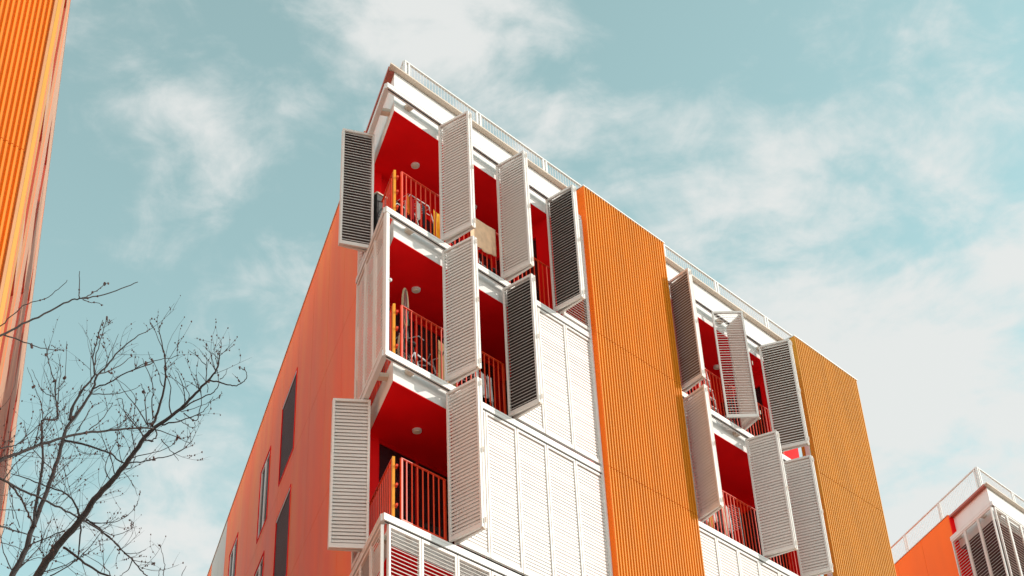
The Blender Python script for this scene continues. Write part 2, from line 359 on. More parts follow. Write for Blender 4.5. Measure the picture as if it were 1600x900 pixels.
def side_window(root, LF, h, wide):
    u0, u1, z0, z1 = h; f = MB(); t = .03
    f.box(LF, u0 - .002, u0 + t, .07, .26, z0, z1); f.box(LF, u1 - t, u1 + .002, .07, .26, z0, z1)
    f.box(LF, u0 + t, u1 - t, .071, .26, z0 - .002, z0 + t); f.box(LF, u0 + t, u1 - t, .071, .26, z1 - t, z1 + .002)
    w = f.build('window', M_red, root)
    g = MB(); g.box(LF, u0 + t, u1 - t, .18, .182, z0 + t, z1 - t); g.build('pane', M_glass, w)
    if wide:
        s = MB(); u = u0 + t + .02
        while u < u1 - t - .02: s.box(LF, u, u + .018, .090, .115, z0 + t + .04, z1 - t - .04); u += .055
        s.box(LF, u0 + t, u1 - t, .088, .118, z1 - t - .04, z1 - t); s.box(LF, u0 + t, u1 - t, .088, .118, z0 + t, z0 + t + .04)
        s.build('window_screen', M_dark2, w)
        s = MB(); s.box(LF, u0 + t + .001, u1 - t - .001, .074, .086, z1 - t - .05, z1 - t - .01); s.build('window_head', M_white, w)
    else:
        s = MB()
        for a in (u0 + t, (u0 + u1) / 2 - .08, u1 - t - .1): s.box(LF, a, a + (.1 if a == u0 + t else .16), .092, .125, z0 + t, z1 - t)
        s.box(LF, u0 + t + .06, u1 - t - .06, .093, .124, z0 + t, z0 + t + .06); s.box(LF, u0 + t + .06, u1 - t - .06, .093, .124, z1 - t - .06, z1 - t)
        s.build('window_frame', M_white, w)

def front_railing(root, F, u0, u1, z):
    b = MB(); v = .20; top = z + 1.29; bot = z + .20
    b.box(F, u0, u1, v - .02, v + .02, top - .012, top); b.box(F, u0, u1, v - .018, v + .018, bot - .04, bot)
    u = u0 + .001; n = max(2, round((u1 - u0) / .125)); p = (u1 - u0 - .04) / n
    for i in range(n + 1):
        uu = u0 + i * p
        w = .035 if i in (0, n) else .014
        b.box(F, uu, uu + w, v - (.017 if w > .02 else .009), v + (.017 if w > .02 else .009), bot if w < .02 else z + .10, top - .012)
    return b.build('balcony_railing', M_rail, root)
def left_railing(root, LF, s0, s1, z):
    b = MB(); v = .26; top = z + 1.29; bot = z + .20
    b.box(LF, s0, s1, v - .02, v + .02, top - .014, top - .002); b.box(LF, s0, s1, v - .018, v + .018, bot - .042, bot - .002)
    n = round((s1 - s0) / .125); p = (s1 - s0 - .03) / n
    for i in range(1, n + 1):
        uu = s0 + i * p; b.box(LF, uu, uu + .014, v - .009, v + .009, bot, top - .014)
    r = b.build('balcony_railing', M_rail, root)
    p = MB(); p.box(LF, s0 - .075, s0, v - .012, v + .03, z + .10, top + .01)
    p.build('corner_post', M_sunlit_post, r)
    c = MB()
    for zz in (z + .42, z + .78, z + 1.12): c.box(LF, s0 - .12, s0 - .03, v + .035, v + .07, zz - .02, zz + .02)
    c.build('railing_clip', M_rail, r)

def ceiling_light(root, x, y, z):
    b = MB(); c = (x, y, z + ZG)
    b.tube([(x, y, z + ZG), (x, y, z + ZG - .035)], [.085, .078], 24); o = b.build('ceiling_light', M_white, root)
    b = MB(); b.tube([(x, y, z + ZG - .036), (x, y, z + ZG - .05)], [.060, .05], 24); b.build('lens', M_lamp, o)

# ================================================================== the main building
main = thing('apartment_building', (6, 4, 0), 'large central corner building with white louvered shutters, red loggias and a salmon side wall', 'building')
P1 = (5.5, 8.25); P2 = (13.27, 16.05)
F, LF, left_at = block(main, 0, 16.05, [P1, P2], M_orange, M_redwall)
ribrows = [(6.006, 9.72), (3.006, 5.994), (0.006, 2.994), (-3, -.006), (-ZG, -3.006)]
for (a, b_) in (P1, P2):
    q = MB(); q.box(F, a, b_, -.07, .17, -ZG, 9.70); q.box(F, a - .001, a + .003, -.16, -.071, -ZG, 9.70); q.build('panel_box', M_orange if a < 8 else M_ochre, main)
    ribs('ribbed_panel', main, F, a + .004, b_ - .004, ribrows, .0835, .062, -.165, M_orib if a < 8 else M_ochre, duty=.44)
    q = MB(); q.box(F, a - .005, b_ + .005, -.172, .2, 9.722, 9.75); q.build('panel_coping', M_white, main)
roof_rail(main, 0, 15.0, 4.0)
cols = [2.14, 3.75, 5.25, 6.85, 8.46, 10.28, 11.58, 12.98, 14.56, 16.13, 17.54, 18.46, 19.76, 21.16, 22.5, 24.0]
holes = [(8.36, 10.06, 6.16, 8.25), (8.45, 10.10, 3.2, 5.33), (11.46, 12.76, 6.12, 8.05), (11.55, 12.80, 3.2, 5.33), (16.0, 17.32, 6.2, 8.12), (8.45, 10.10, .2, 2.33), (11.55, 12.8, .2, 2.33), (19.7, 20.9, 6.1, 7.9), (16.0, 17.32, 3.2, 5.3)]
holes = [(a + .16, b_ + .16, c, d) for a, b_, c, d in holes]
side_wall(main, LF, cols, [-ZG, -6, -3, 0, 3, 6, HTOP], holes, M_salmon, s_pale=(18.3, 21.1))
for h in holes: side_window(main, LF, h, (h[1] - h[0]) > 1.5)

def zz(k): return k + .075, k + 2.855
m7 = 5.5 / 7; d7 = (P2[0] - P1[1]) / 7
CL, OP, CF = 15, 50, 7
# front, first bay
z0, z1 = zz(6)
pair(main, (1.42, .05), (1.50, -.65), z0, z1, CL, CL); pair(main, (3.02, .05), (3.07, -.64), z0, z1, CL, CL); pair(main, (4.50, .05), (4.52, -.65), z0, z1, OP, CF)
closed(main, F, 6 * m7, 7 * m7, z0, z1, OP)
z0, z1 = zz(3)
pair(main, (1.46, .05), (1.52, -.65), z0, z1, CL, CL); pair(main, (3.05, .05), (3.08, -.64), z0, z1, OP, CF)
for k in (4, 5, 6): closed(main, F, k * m7, (k + 1) * m7, z0, z1, CF)
z0, z1 = zz(0)
pair(main, (1.49, .05), (1.50, -.66), z0, z1, CL, CL)
for k in (2, 3, 4, 5, 6): closed(main, F, k * m7, (k + 1) * m7, z0, z1, CF)
z0, z1 = zz(-3)
for k in range(7): closed(main, F, k * m7 + (.09 if k == 0 else 0), (k + 1) * m7, z0, z1, OP if k < 4 else CL)
# front, second bay
B = P1[1]
z0, z1 = zz(6)
pair(main, (8.46, .05), (8.36, -.62), z0, z1, 42, CF); pair(main, (10.02, .0), (10.50, -.50), z0, z1, OP, OP, end=(10.74, .10), outA=(-.7, -.7)); pair(main, (11.90, .05), (12.17, -.62), z0, z1, 40, CF)
z0, z1 = zz(3)
pair(main, (8.50, .05), (8.34, -.64), z0, z1, CL, CL); pair(main, (10.72, .05), (10.90, -.63), z0, z1, CL, CL); pair(main, (12.10, .05), (12.30, -.57), z0, z1, CL, CL)
for r in (0, -3):
    z0, z1 = zz(r)
    for k in range(7): closed(main, F, B + k * d7, B + (k + 1) * d7, z0, z1, CF)
# left return
pz = 2.07 / 3
def lpair(hs, tip, z0, z1, ang):
    a = LF.p(hs, .08, 0); b = LF.p(tip, -.54, 0); leaf(main, a, b, z0, z1, ang, (-.3, -1))
    if ang > 30:
        s = MB(); s.prism([LF.p(tip + .022, -.5, 0)[:2], LF.p(hs + .055, .04, 0)[:2], LF.p(hs + .061, .04, 0)[:2], LF.p(tip + .028, -.5, 0)[:2]], z0 + .05, z1 - .05); s.build('gap_shade_sheet', M_gap_shade3, main)  # same added sheet, painting the shaded gap of the left pair
    a = LF.p(tip + .05, -.54, 0); b = LF.p(hs + .10, .08, 0); leaf(main, a, b, z0, z1, CF, (.3, 1))
z0, z1 = zz(6); lpair(1.30, 1.28, z0, z1, 44); closed(main, LF, 2 * pz, 3 * pz, z0, z1, OP)
z0, z1 = zz(3)
for k in range(3): closed(main, LF, k * pz + .05, (k + 1) * pz + .05, z0, z1, CF)
z0, z1 = zz(0); lpair(1.30, 1.40, z0, z1, CL); closed(main, LF, 2 * pz, 3 * pz, z0, z1, OP)
z0, z1 = zz(-3)
for k in range(3): closed(main, LF, k * pz + .05, (k + 1) * pz + .05, z0, z1, CL if k != 1 else OP)
# white end stiles at the corner and beside the orange panels
b = MB(); b.box(F, -.01, .065, -.03, .035, 3.0, 5.88); b.build('corner_stile', M_white, main)
b = MB(); b.sphere((.085, -.03, 4.45 + ZG), .035); b.build('shutter_handle', M_white, main)
b = MB(); b.box(F, 5.462, 5.498, -.05, .06, -6, 8.86); b.build('end_stile', M_white, main)
b = MB(); b.box(F, 13.23, 13.268, -.05, .06, -6, 8.86); b.build('end_stile', M_white, main)
# plain base below the shutters
b = MB(); b.box(F, .05, 5.46, .02, .1, -ZG, -3.13); b.box(F, 8.26, 13.2, .02, .1, -ZG, -3.13); b.build('base_wall', M_plaster, main)
b = MB(); b.box(LF, .06, 2.1, .025, .1, -ZG, -3.13); b.build('base_wall', M_plaster, main)

# balconies: partitions, back doors, railings, ceiling lights
for z in (6, 3, 0, -3):
    for u in (4.715, 12.54):
        b = MB(); y1 = 1.84
        b.box(None, u, u + .12, .2, .50, z + .101 + ZG, z + 2.645 + ZG); b.box(None, u, u + .12, .50, y1, z + 2.36 + ZG, z + 2.645 + ZG)
        b.build('partition_wall', M_redwall, main)
        b = MB(); b.box(None, u + .06, u + .08, .50, y1, z + .1 + ZG, z + 2.36 + ZG); d = b.build('partition_door', M_glass, main)
        b = MB(); b.box(None, u - .01, u + .05, .50, .55, z + .101 + ZG, z + 2.36 + ZG); b.box(None, u - .01, u + .05, 1.1, 1.15, z + .101 + ZG, z + 2.36 + ZG); b.box(None, u - .01, u + .05, .55, 1.1, z + 2.31 + ZG, z + 2.359 + ZG); b.build('door_frame', M_redwall, d)
    for (u0, u1) in ((1.75, 3.3), (3.5, 4.55), (8.7, 10.4), (10.7, 12.3)):
        dh = 2.25 if z == 6 or u0 > 8 else 2.58
        if u0 < 2 and z < 6: u0 = 1.45
        yb = left_at(.3, 2.13)[1]
        b = MB(); b.box(None, u0, u1, yb - .03, yb - .012, z + .1 + ZG, z + dh + ZG); d = b.build('balcony_door', M_glass, main)
        b = MB()
        for a in (u0 - .05, (u0 + u1) / 2 - .03, u1): b.box(None, a, a + .06, yb - .055, yb - .005, z + .101 + ZG, z + dh + ZG)
        b.box(None, u0 - .05, u1 + .06, yb - .056, yb - .004, z + dh + ZG, z + dh + .055 + ZG)
        b.build('door_frame', M_redwall, d)
for z in (6, 3, 0):
    left_railing(main, LF, .52, 2.05, z)
    ceiling_light(main, 1.70, .97, z + 2.638)
    u1 = 1.57 if z == 0 else (3.14 if z == 3 else 5.48)
    front_railing(main, F, .56, 4.70 if z == 6 else u1, z)
for z in (6, 3): front_railing(main, F, 8.30, 12.50, z)
for x in (3.4, 9.6, 11.6): ceiling_light(main, x, 1.05, 8.638)
ceiling_light(main, 9.6, 1.05, 5.638)

# ================================================================== the building to the right
rb = thing('apartment_building', (24, 3, 0), 'farther apartment building at lower right with orange side wall and grey roof corner', 'building')
X2 = 22.8
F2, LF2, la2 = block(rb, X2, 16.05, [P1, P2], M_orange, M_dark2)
for (a, b_) in (P1, P2):
    q = MB(); q.box(F2, a, b_, -.07, .17, -ZG, 9.70); q.build('panel_box', M_orange, rb)
    ribs('ribbed_panel', rb, F2, a + .004, b_ - .004, ribrows, .0835, .062, -.165, M_orib, duty=.44)
roof_rail(rb, X2, 15.0, 7.5)
side_wall(rb, LF2, [2.14, 3.7, 5.15, 6.7, 8.3, 10.1, 12, 14, 16, 18, 20, 22, 24], [-ZG, -6, -3, 0, 3, 6, HTOP], [], M_orange)
for k in (6, 3, 0, -3):
    z0, z1 = zz(k)
    for i in range(3): closed(rb, LF2, i * pz + .05, (i + 1) * pz + .05, z0, z1, OP, pitch=.088)
    for i in range(7): closed(rb, F2, i * m7 + (.09 if i == 0 else 0), (i + 1) * m7, z0, z1, OP, pitch=.088)

# ================================================================== the building to the left
lb = thing('apartment_building', (-14, 6, 0), 'near apartment building at the upper left edge clad in bright orange and yellow ribbed metal', 'building')
XL = -6.665
F3 = FR((XL, 0, 0), UX, UY); n3 = NI
LF3 = FR((XL, 0, 0), LD, -NI)          # its side faces right; v into the building
def r_at(s, v): q = Vector((XL, 0, 0)) + LD * s - NI * v; return (q.x, q.y)
b = MB(); b.prism([(-23, .06), (XL - .08, .06), r_at(.06, .05), r_at(24, .05), (-12, 21)], -ZG, 9.66); b.build('building_core', M_orange, lb)
ribs('ribbed_panel', lb, F3, -16.2, -.11, ribrows, .0795, .036, -.03, M_orib2, duty=.48)
b = MB(); b.box(F3, -.107, -.06, -.035, .05, -ZG, 9.72); b.build('corner_flashing', M_peach, lb)
b = MB(); b.box(F3, -.06, -.001, -.037, .05, -ZG, 9.72); b.build('corner_flashing', M_yel2, lb)
sw = MB(); orn = MB(); yl = MB(); pc = MB()
def wall(tgt, s0, s1, z0, z1): tgt.box(LF3, s0 + .001, s1 - .001, .0, .20, z0, z1)
for tgt, s0, s1 in ((pc, .0, .5), (orn, .5, .62), (pc, .62, 1.1), (yl, 1.1, 1.35), (pc, 2.3, 3.3), (orn, 3.3, 3.5), (sw, 3.5, 5.0), (sw, 6.4, 9.3), (orn, 9.3, 9.5), (sw, 10.8, 13.4), (sw, 14.8, 18.2), (orn, 18.2, 18.4), (sw, 19.6, 24)): wall(tgt, s0, s1, -ZG, 9.72)
for s0, s1 in ((1.35, 2.3), (5.0, 6.4), (9.5, 10.8), (13.4, 14.8), (18.4, 19.6)):
    for k in (6, 3, 0, -3):
        wall(sw, s0, s1, k + 2.3, k + 3.15 if k < 6 else 9.72); zb = k + .15
        w = MB(); w.box(LF3, s1 - .04, s1 - .001, .001, .22, zb, zb + 2.15); w.box(LF3, s0 + .001, s0 + .04, .001, .22, zb, zb + 2.15); w.box(LF3, s0 + .04, s1 - .04, .001, .22, zb + 2.10, zb + 2.149)
        wo_ = w.build('window', M_brown, lb)
        w = MB(); w.box(LF3, s0 + .04, s1 - .04, .17, .18, zb, zb + 2.10); w.build('pane', M_glass, wo_)
        w = MB(); z = zb + .02
        while z < zb + 2.06: w.box(LF3, s0 + .04, s1 - .3, .03, .08, z, z + .03); z += .10
        w.build('window_screen', M_white, wo_)
sw.build('side_wall', M_pink, lb); orn.build('side_stripe', M_orange, lb); pc.build('side_stripe', M_peach, lb); yl.build('side_stripe', M_yel2, lb)
b = MB(); b.box(LF3, .0, 24, -.008, .2, 9.722, 9.75); b.build('side_coping', M_white, lb)

# ================================================================== things on the balconies
def W3(x, y, z): return (x, y, z + ZG)
def sheet(p, q, drop, m, name, label, cat, amp=.03, seed=1, group=None, top=None, taper=0.0, parent=None):
    """a cloth hung over a line from p to q, with folds"""
    p = Vector(p); q = Vector(q); d = q - p; nn = 26; mm = 14; side = Vector((d.y, -d.x, 0)).normalized(); b = MB(); vs = []
    for j in range(mm + 1):
        for i in range(nn + 1):
            t = i / nn; k = j / mm
            a = amp * (0.25 + k) * (math.sin(t * 17 + seed * 3 + k * 1.5) + .6 * math.sin(t * 31 + seed))
            hem = .03 * math.sin(t * 5 + seed)
            pt = p + d * (t * (1 - taper * k) + taper * k * .5) + side * (a + .015) + Vector((0, 0, -drop * k + hem * k - .02 * math.sin(math.pi * t)))
            vs.append(pt)
    for o_ in (0, .004):
        pass
    top_ = [v + side * .003 for v in vs]; n_ = len(vs)
    fs = []
    for j in range(mm):
        for i in range(nn):
            a0 = j * (nn + 1) + i; fs += [(a0, a0 + 1, a0 + nn + 2, a0 + nn + 1), (a0 + n_, a0 + nn + 1 + n_, a0 + nn + 2 + n_, a0 + 1 + n_)]
    per = list(range(nn + 1)) + [(j * (nn + 1) + nn) for j in range(1, mm + 1)] + [mm * (nn + 1) + i for i in range(nn - 1, -1, -1)] + [j * (nn + 1) for j in range(mm - 1, 0, -1)]
    for i in range(len(per)): a0, b0 = per[i], per[(i + 1) % len(per)]; fs.append((a0, b0, b0 + n_, a0 + n_))
    b.add(vs + top_, fs)
    return b.build(name, m, parent, label, cat, group, smooth=True)

# beige towel over the second railing
sheet(W3(2.30, .165, 7.30), W3(3.02, .165, 7.30), .66, cloth('beige_towel', (0.85, 0.55, 0.35)), 'towel', 'large plain beige towel draped over the red top floor railing between two shutters', 'towel', amp=.008, seed=2)

def rack(x, y, z, w, h, label):
    t = thing('drying_rack', W3(x, y, z), label, 'drying rack')
    b = MB()
    for k in (0, .35):
        b.tube([W3(x, y + k, z), W3(x + .03, y + k, z + h * .8), W3(x + .15, y + k, z + h), W3(x + w - .15, y + k, z + h), W3(x + w - .02, y + k, z + h * .7), W3(x + w, y + k, z)], .011, 8)
    b.build('rack_frame', M_white, t)
    b = MB()
    for i in range(7): b.tube([W3(x + .1 + i * (w - .2) / 6, y, z + h - .01), W3(x + .1 + i * (w - .2) / 6, y + .35, z + h - .01)], .004, 5)
    b.tube([W3(x + .05, y, z + h * .82), W3(x + w - .05, y, z + h * .82)], .005, 5); b.build('rack_wire', M_white, t)
    return t
rack(.92, .48, 6.1, .78, 1.12, 'white tube clothes drying rack on the top corner balcony')
cl = [((.62, .012, .02), 'red shirt', 'red shirt hanging on the white rack of the top corner balcony', .98, 1.12, .48), ((.85, .23, .02), 'orange shirt', 'orange cloth hanging leftmost on the rack of the top corner balcony', .90, .99, .4),
      ((.02, .025, .04), 'dark top', 'dark navy top hanging mid rack on the top corner balcony', 1.30, 1.42, .45), ((.8, .76, .70), 'white garment', 'white garment hanging between red and navy clothes on the top corner balcony', 1.16, 1.27, .4)]
for i, (c, n_, l, a, b_, dr) in enumerate(cl):
    sheet(W3(a, .42, 7.10), W3(b_, .44, 7.09), dr, cloth(n_.replace(' ', '_'), c), 'hanging_garment', l, 'garment', amp=.012, seed=i, group='clothes on the top corner rack')
sheet(W3(1.44, .27, 6.95), W3(1.66, .27, 6.93), .68, cloth('yellow_cloth', (0.85, 0.48, 0.03)), 'hanging_towel', 'bright yellow towel hanging behind the railing at the right of the top corner balcony', 'towel', amp=.02, seed=7)
b = MB(); b.box(None, .78, 1.0, 1.05, 1.3, 6.1 + ZG, 7.42 + ZG); o = thing('storage_cabinet', W3(.9, 1.15, 6.1), 'tall narrow black cabinet behind the railings of the top corner balcony', 'cabinet')
b.build('cabinet_body', M_black, o); b = MB(); b.box(None, .76, 1.02, 1.03, 1.32, 7.421 + ZG, 7.45 + ZG); b.build('cabinet_top', M_tan, o)

def bicycle(origin, ex, ez, label, tyre_m, frame_m, steer=.2, group=None):
    """ex = forward direction, ez = up direction of the bicycle"""
    ex = Vector(ex).normalized(); ez = Vector(ez); ez = (ez - ex * ez.dot(ex)).normalized(); ey = ez.cross(ex); O = Vector(origin)
    def P(x, y, z): return O + ex * x + ey * y + ez * z
    t = thing('bicycle', tuple(O), label, 'bicycle', group)
    wr = .33
    for cx_ in (0, 1.04):
        c = P(cx_, 0, wr); b = MB()
        b.tube([c + (ex * math.cos(a) + ez * math.sin(a)) * wr for a in [2 * math.pi * k / 28 for k in range(29)]], .022, 7, cap=False); w = b.build('wheel', tyre_m, t, smooth=True)
        b = MB(); b.tube([c + (ex * math.cos(a) + ez * math.sin(a)) * (wr - .03) for a in [2 * math.pi * k / 28 for k in range(29)]], .009, 5, cap=False)
        for k in range(16):
            a = 2 * math.pi * k / 16; b.tube([c, c + (ex * math.cos(a) + ez * math.sin(a)) * (wr - .03)], .0016, 4)
        b.tube([c - ey * .04, c + ey * .04], .02, 8); b.build('spokes', M_grey, w)
    b = MB(); bb = P(.42, 0, .28); st = P(.30, 0, .80); hd = P(.86, 0, .78); hb = P(.90, 0, .66)
    for a_, c_ in ((bb, st), (st, hd), (bb, hb), (hd, hb)): b.tube([a_, c_], .016, 8)
    for sgn in (-1, 1): b.tube([bb + ey * .03 * sgn, P(0, .05 * sgn, wr)], .009, 6); b.tube([st, P(0, .05 * sgn, wr)], .008, 6); b.tube([hb + ey * .03 * sgn, P(1.04, .05 * sgn, wr)], .011, 6)
    b.build('bicycle_frame', frame_m, t)
    b = MB(); b.tube([hd, P(.83, 0, .92)], .013, 8); b.tube([P(.80, -.28, .96), P(.88, -.18, .93), P(.83, 0, .93), P(.88, .18, .93), P(.80, .28, .96)], .012, 8); b.build('handlebar', M_grey, t)
    b = MB(); b.tube([st, P(.27, 0, .92)], .012, 8); b.sphere(P(.24, 0, .95), .12, (1, .7, .35)); b.build('saddle', M_black, t)
    b = MB(); b.tube([bb + ey * .03, bb + ey * .04], .085, 18); b.tube([bb + ey * .05, P(.42, .06, .12)], .01, 6); b.tube([bb - ey * .05, P(.42, -.06, .44)], .01, 6); b.build('crankset', M_grey, t)
M_tyre = mat('tan_tyre', (0.42, 0.30, 0.18), 0.7); M_bike = mat('white_bicycle_paint', (0.7, 0.7, 0.72), 0.3); M_bike2 = mat('green_bicycle_paint', (0.05, 0.12, 0.10), 0.3)
bicycle(W3(.80, .50, 3.80), (.10, .0, 1), (.78, .62, 0), 'bicycle hung on end with its tan tyre above the railing of the middle corner balcony', M_tyre, M_bike2)
bicycle(W3(1.05, .55, 3.12), (1, .12, .0), (0, .1, 1), 'white bicycle parked upright behind the railing of the middle corner balcony', M_black, M_bike)
bicycle(W3(1.15, .85, 3.12), (.9, .22, .12), (0, .05, 1), 'dark green bicycle leaning behind the white one on the middle corner balcony', M_black, M_bike2)
bicycle(W3(2.15, .45, 6.12), (1, .1, .0), (0, .1, 1), 'black and white bicycle below the beige towel on the top floor', M_black, M_bike)
bicycle(W3(3.50, .7, 6.12), (1, .25, .0), (0, .1, 1), 'black bicycle behind the railing beside the dark door on the top floor', M_black, M_black)
rack(2.55, .5, 3.1, .6, 1.0, 'small white drying rack on the second balcony of the middle floor')
for i, (a, b_) in enumerate(((2.58, 2.72), (2.76, 2.9), (2.93, 3.06))):
    sheet(W3(a, .44, 4.08), W3(b_, .45, 4.08), .5, cloth('white_laundry', (.78, .75, .72)), 'laundry', ['white laundry sheet at the left of the small rack on the middle floor', 'white laundry sheet in the middle of the small rack on the middle floor', 'white laundry sheet at the right of the small rack on the middle floor'][i], 'laundry', amp=.02, seed=i + 11, group='white laundry on the middle floor')
sheet(W3(1.80, .55, 4.35), W3(2.30, .60, 4.35), 1.05, cloth('brown_cloth', (.30, .18, .07)), 'blanket', 'olive brown blanket hanging behind the railing of the middle floor second balcony', 'blanket', amp=.015, seed=5)
# second bay
t = thing('step_ladder', W3(10.45, .6, 6.1), 'tall pale folding ladder standing behind the open white louvered shutter', 'ladder')
b = MB()
for dx, dy in ((0, 0), (.34, 0), (0, .45), (.34, .45)):
    b.tube([W3(10.30 + dx, .5 + dy, 6.1), W3(10.38 + dx * .55, .72, 7.95)], .018, 6)
b.build('ladder_rail', M_white, t)
b = MB()
for k in range(7): q = k / 7 + .08; b.box(None, 10.30 + .08 * q, 10.64 - .07 * q, .5 + .22 * q - .03, .5 + .22 * q + .03, 6.1 + 1.85 * q + ZG, 6.12 + 1.85 * q + ZG)
b.build('ladder_step', M_white, t)
rack(8.95, .42, 3.1, 1.2, 1.0, 'wide drying rack hung with clothes on the lower balcony between the orange panels')
cols_ = [((.75, .62, .45), 'cream'), ((.75, .72, .70), 'white'), ((.68, .40, .12), 'ochre'), ((.80, .76, .72), 'pale'), ((.10, .06, .05), 'dark'), ((.78, .62, .50), 'beige'), ((.76, .74, .72), 'light grey')]
for i, (c, n_) in enumerate(cols_):
    a = 8.98 + i * .168
    sheet(W3(a, .33, 4.10), W3(a + .14, .35, 4.09), .55 + .2 * ((i * 7) % 3) / 2, cloth(n_.replace(' ', '_') + '_garment', c), 'hanging_garment', n_ + ' garment, number %s from the left on the wide drying rack' % ['one', 'two', 'three', 'four', 'five', 'six', 'seven'][i], 'garment', amp=.022, seed=i + 20, group='clothes on the wide rack')
t = thing('plastic_shelf', W3(10.2, .45, 3.1), 'small open wire shelf beside the hanging clothes on the lower balcony', 'shelf')
b = MB()
for k in range(5):
    z = 3.75 + k * .11
    for j in range(5): b.tube([W3(10.2, .32 + j * .06, z), W3(10.5, .32 + j * .06, z)], .005, 5)
for dx in (0, .3):
    for dy in (.32, .56): b.tube([W3(10.2 + dx, dy, 3.1), W3(10.2 + dx, dy, 4.22)], .008, 5)
b.build('shelf_frame', M_white, t)
bicycle(W3(8.75, .5, 6.12), (1, .1, .0), (0, .1, 1), 'red bicycle behind the railing between the orange panel and the open shutter', M_black, M_rail)
bicycle(W3(11.0, .5, 6.12), (1, .1, .0), (0, .1, 1), 'dark bicycle parked behind the railing right of the open shutter', M_black, M_black)

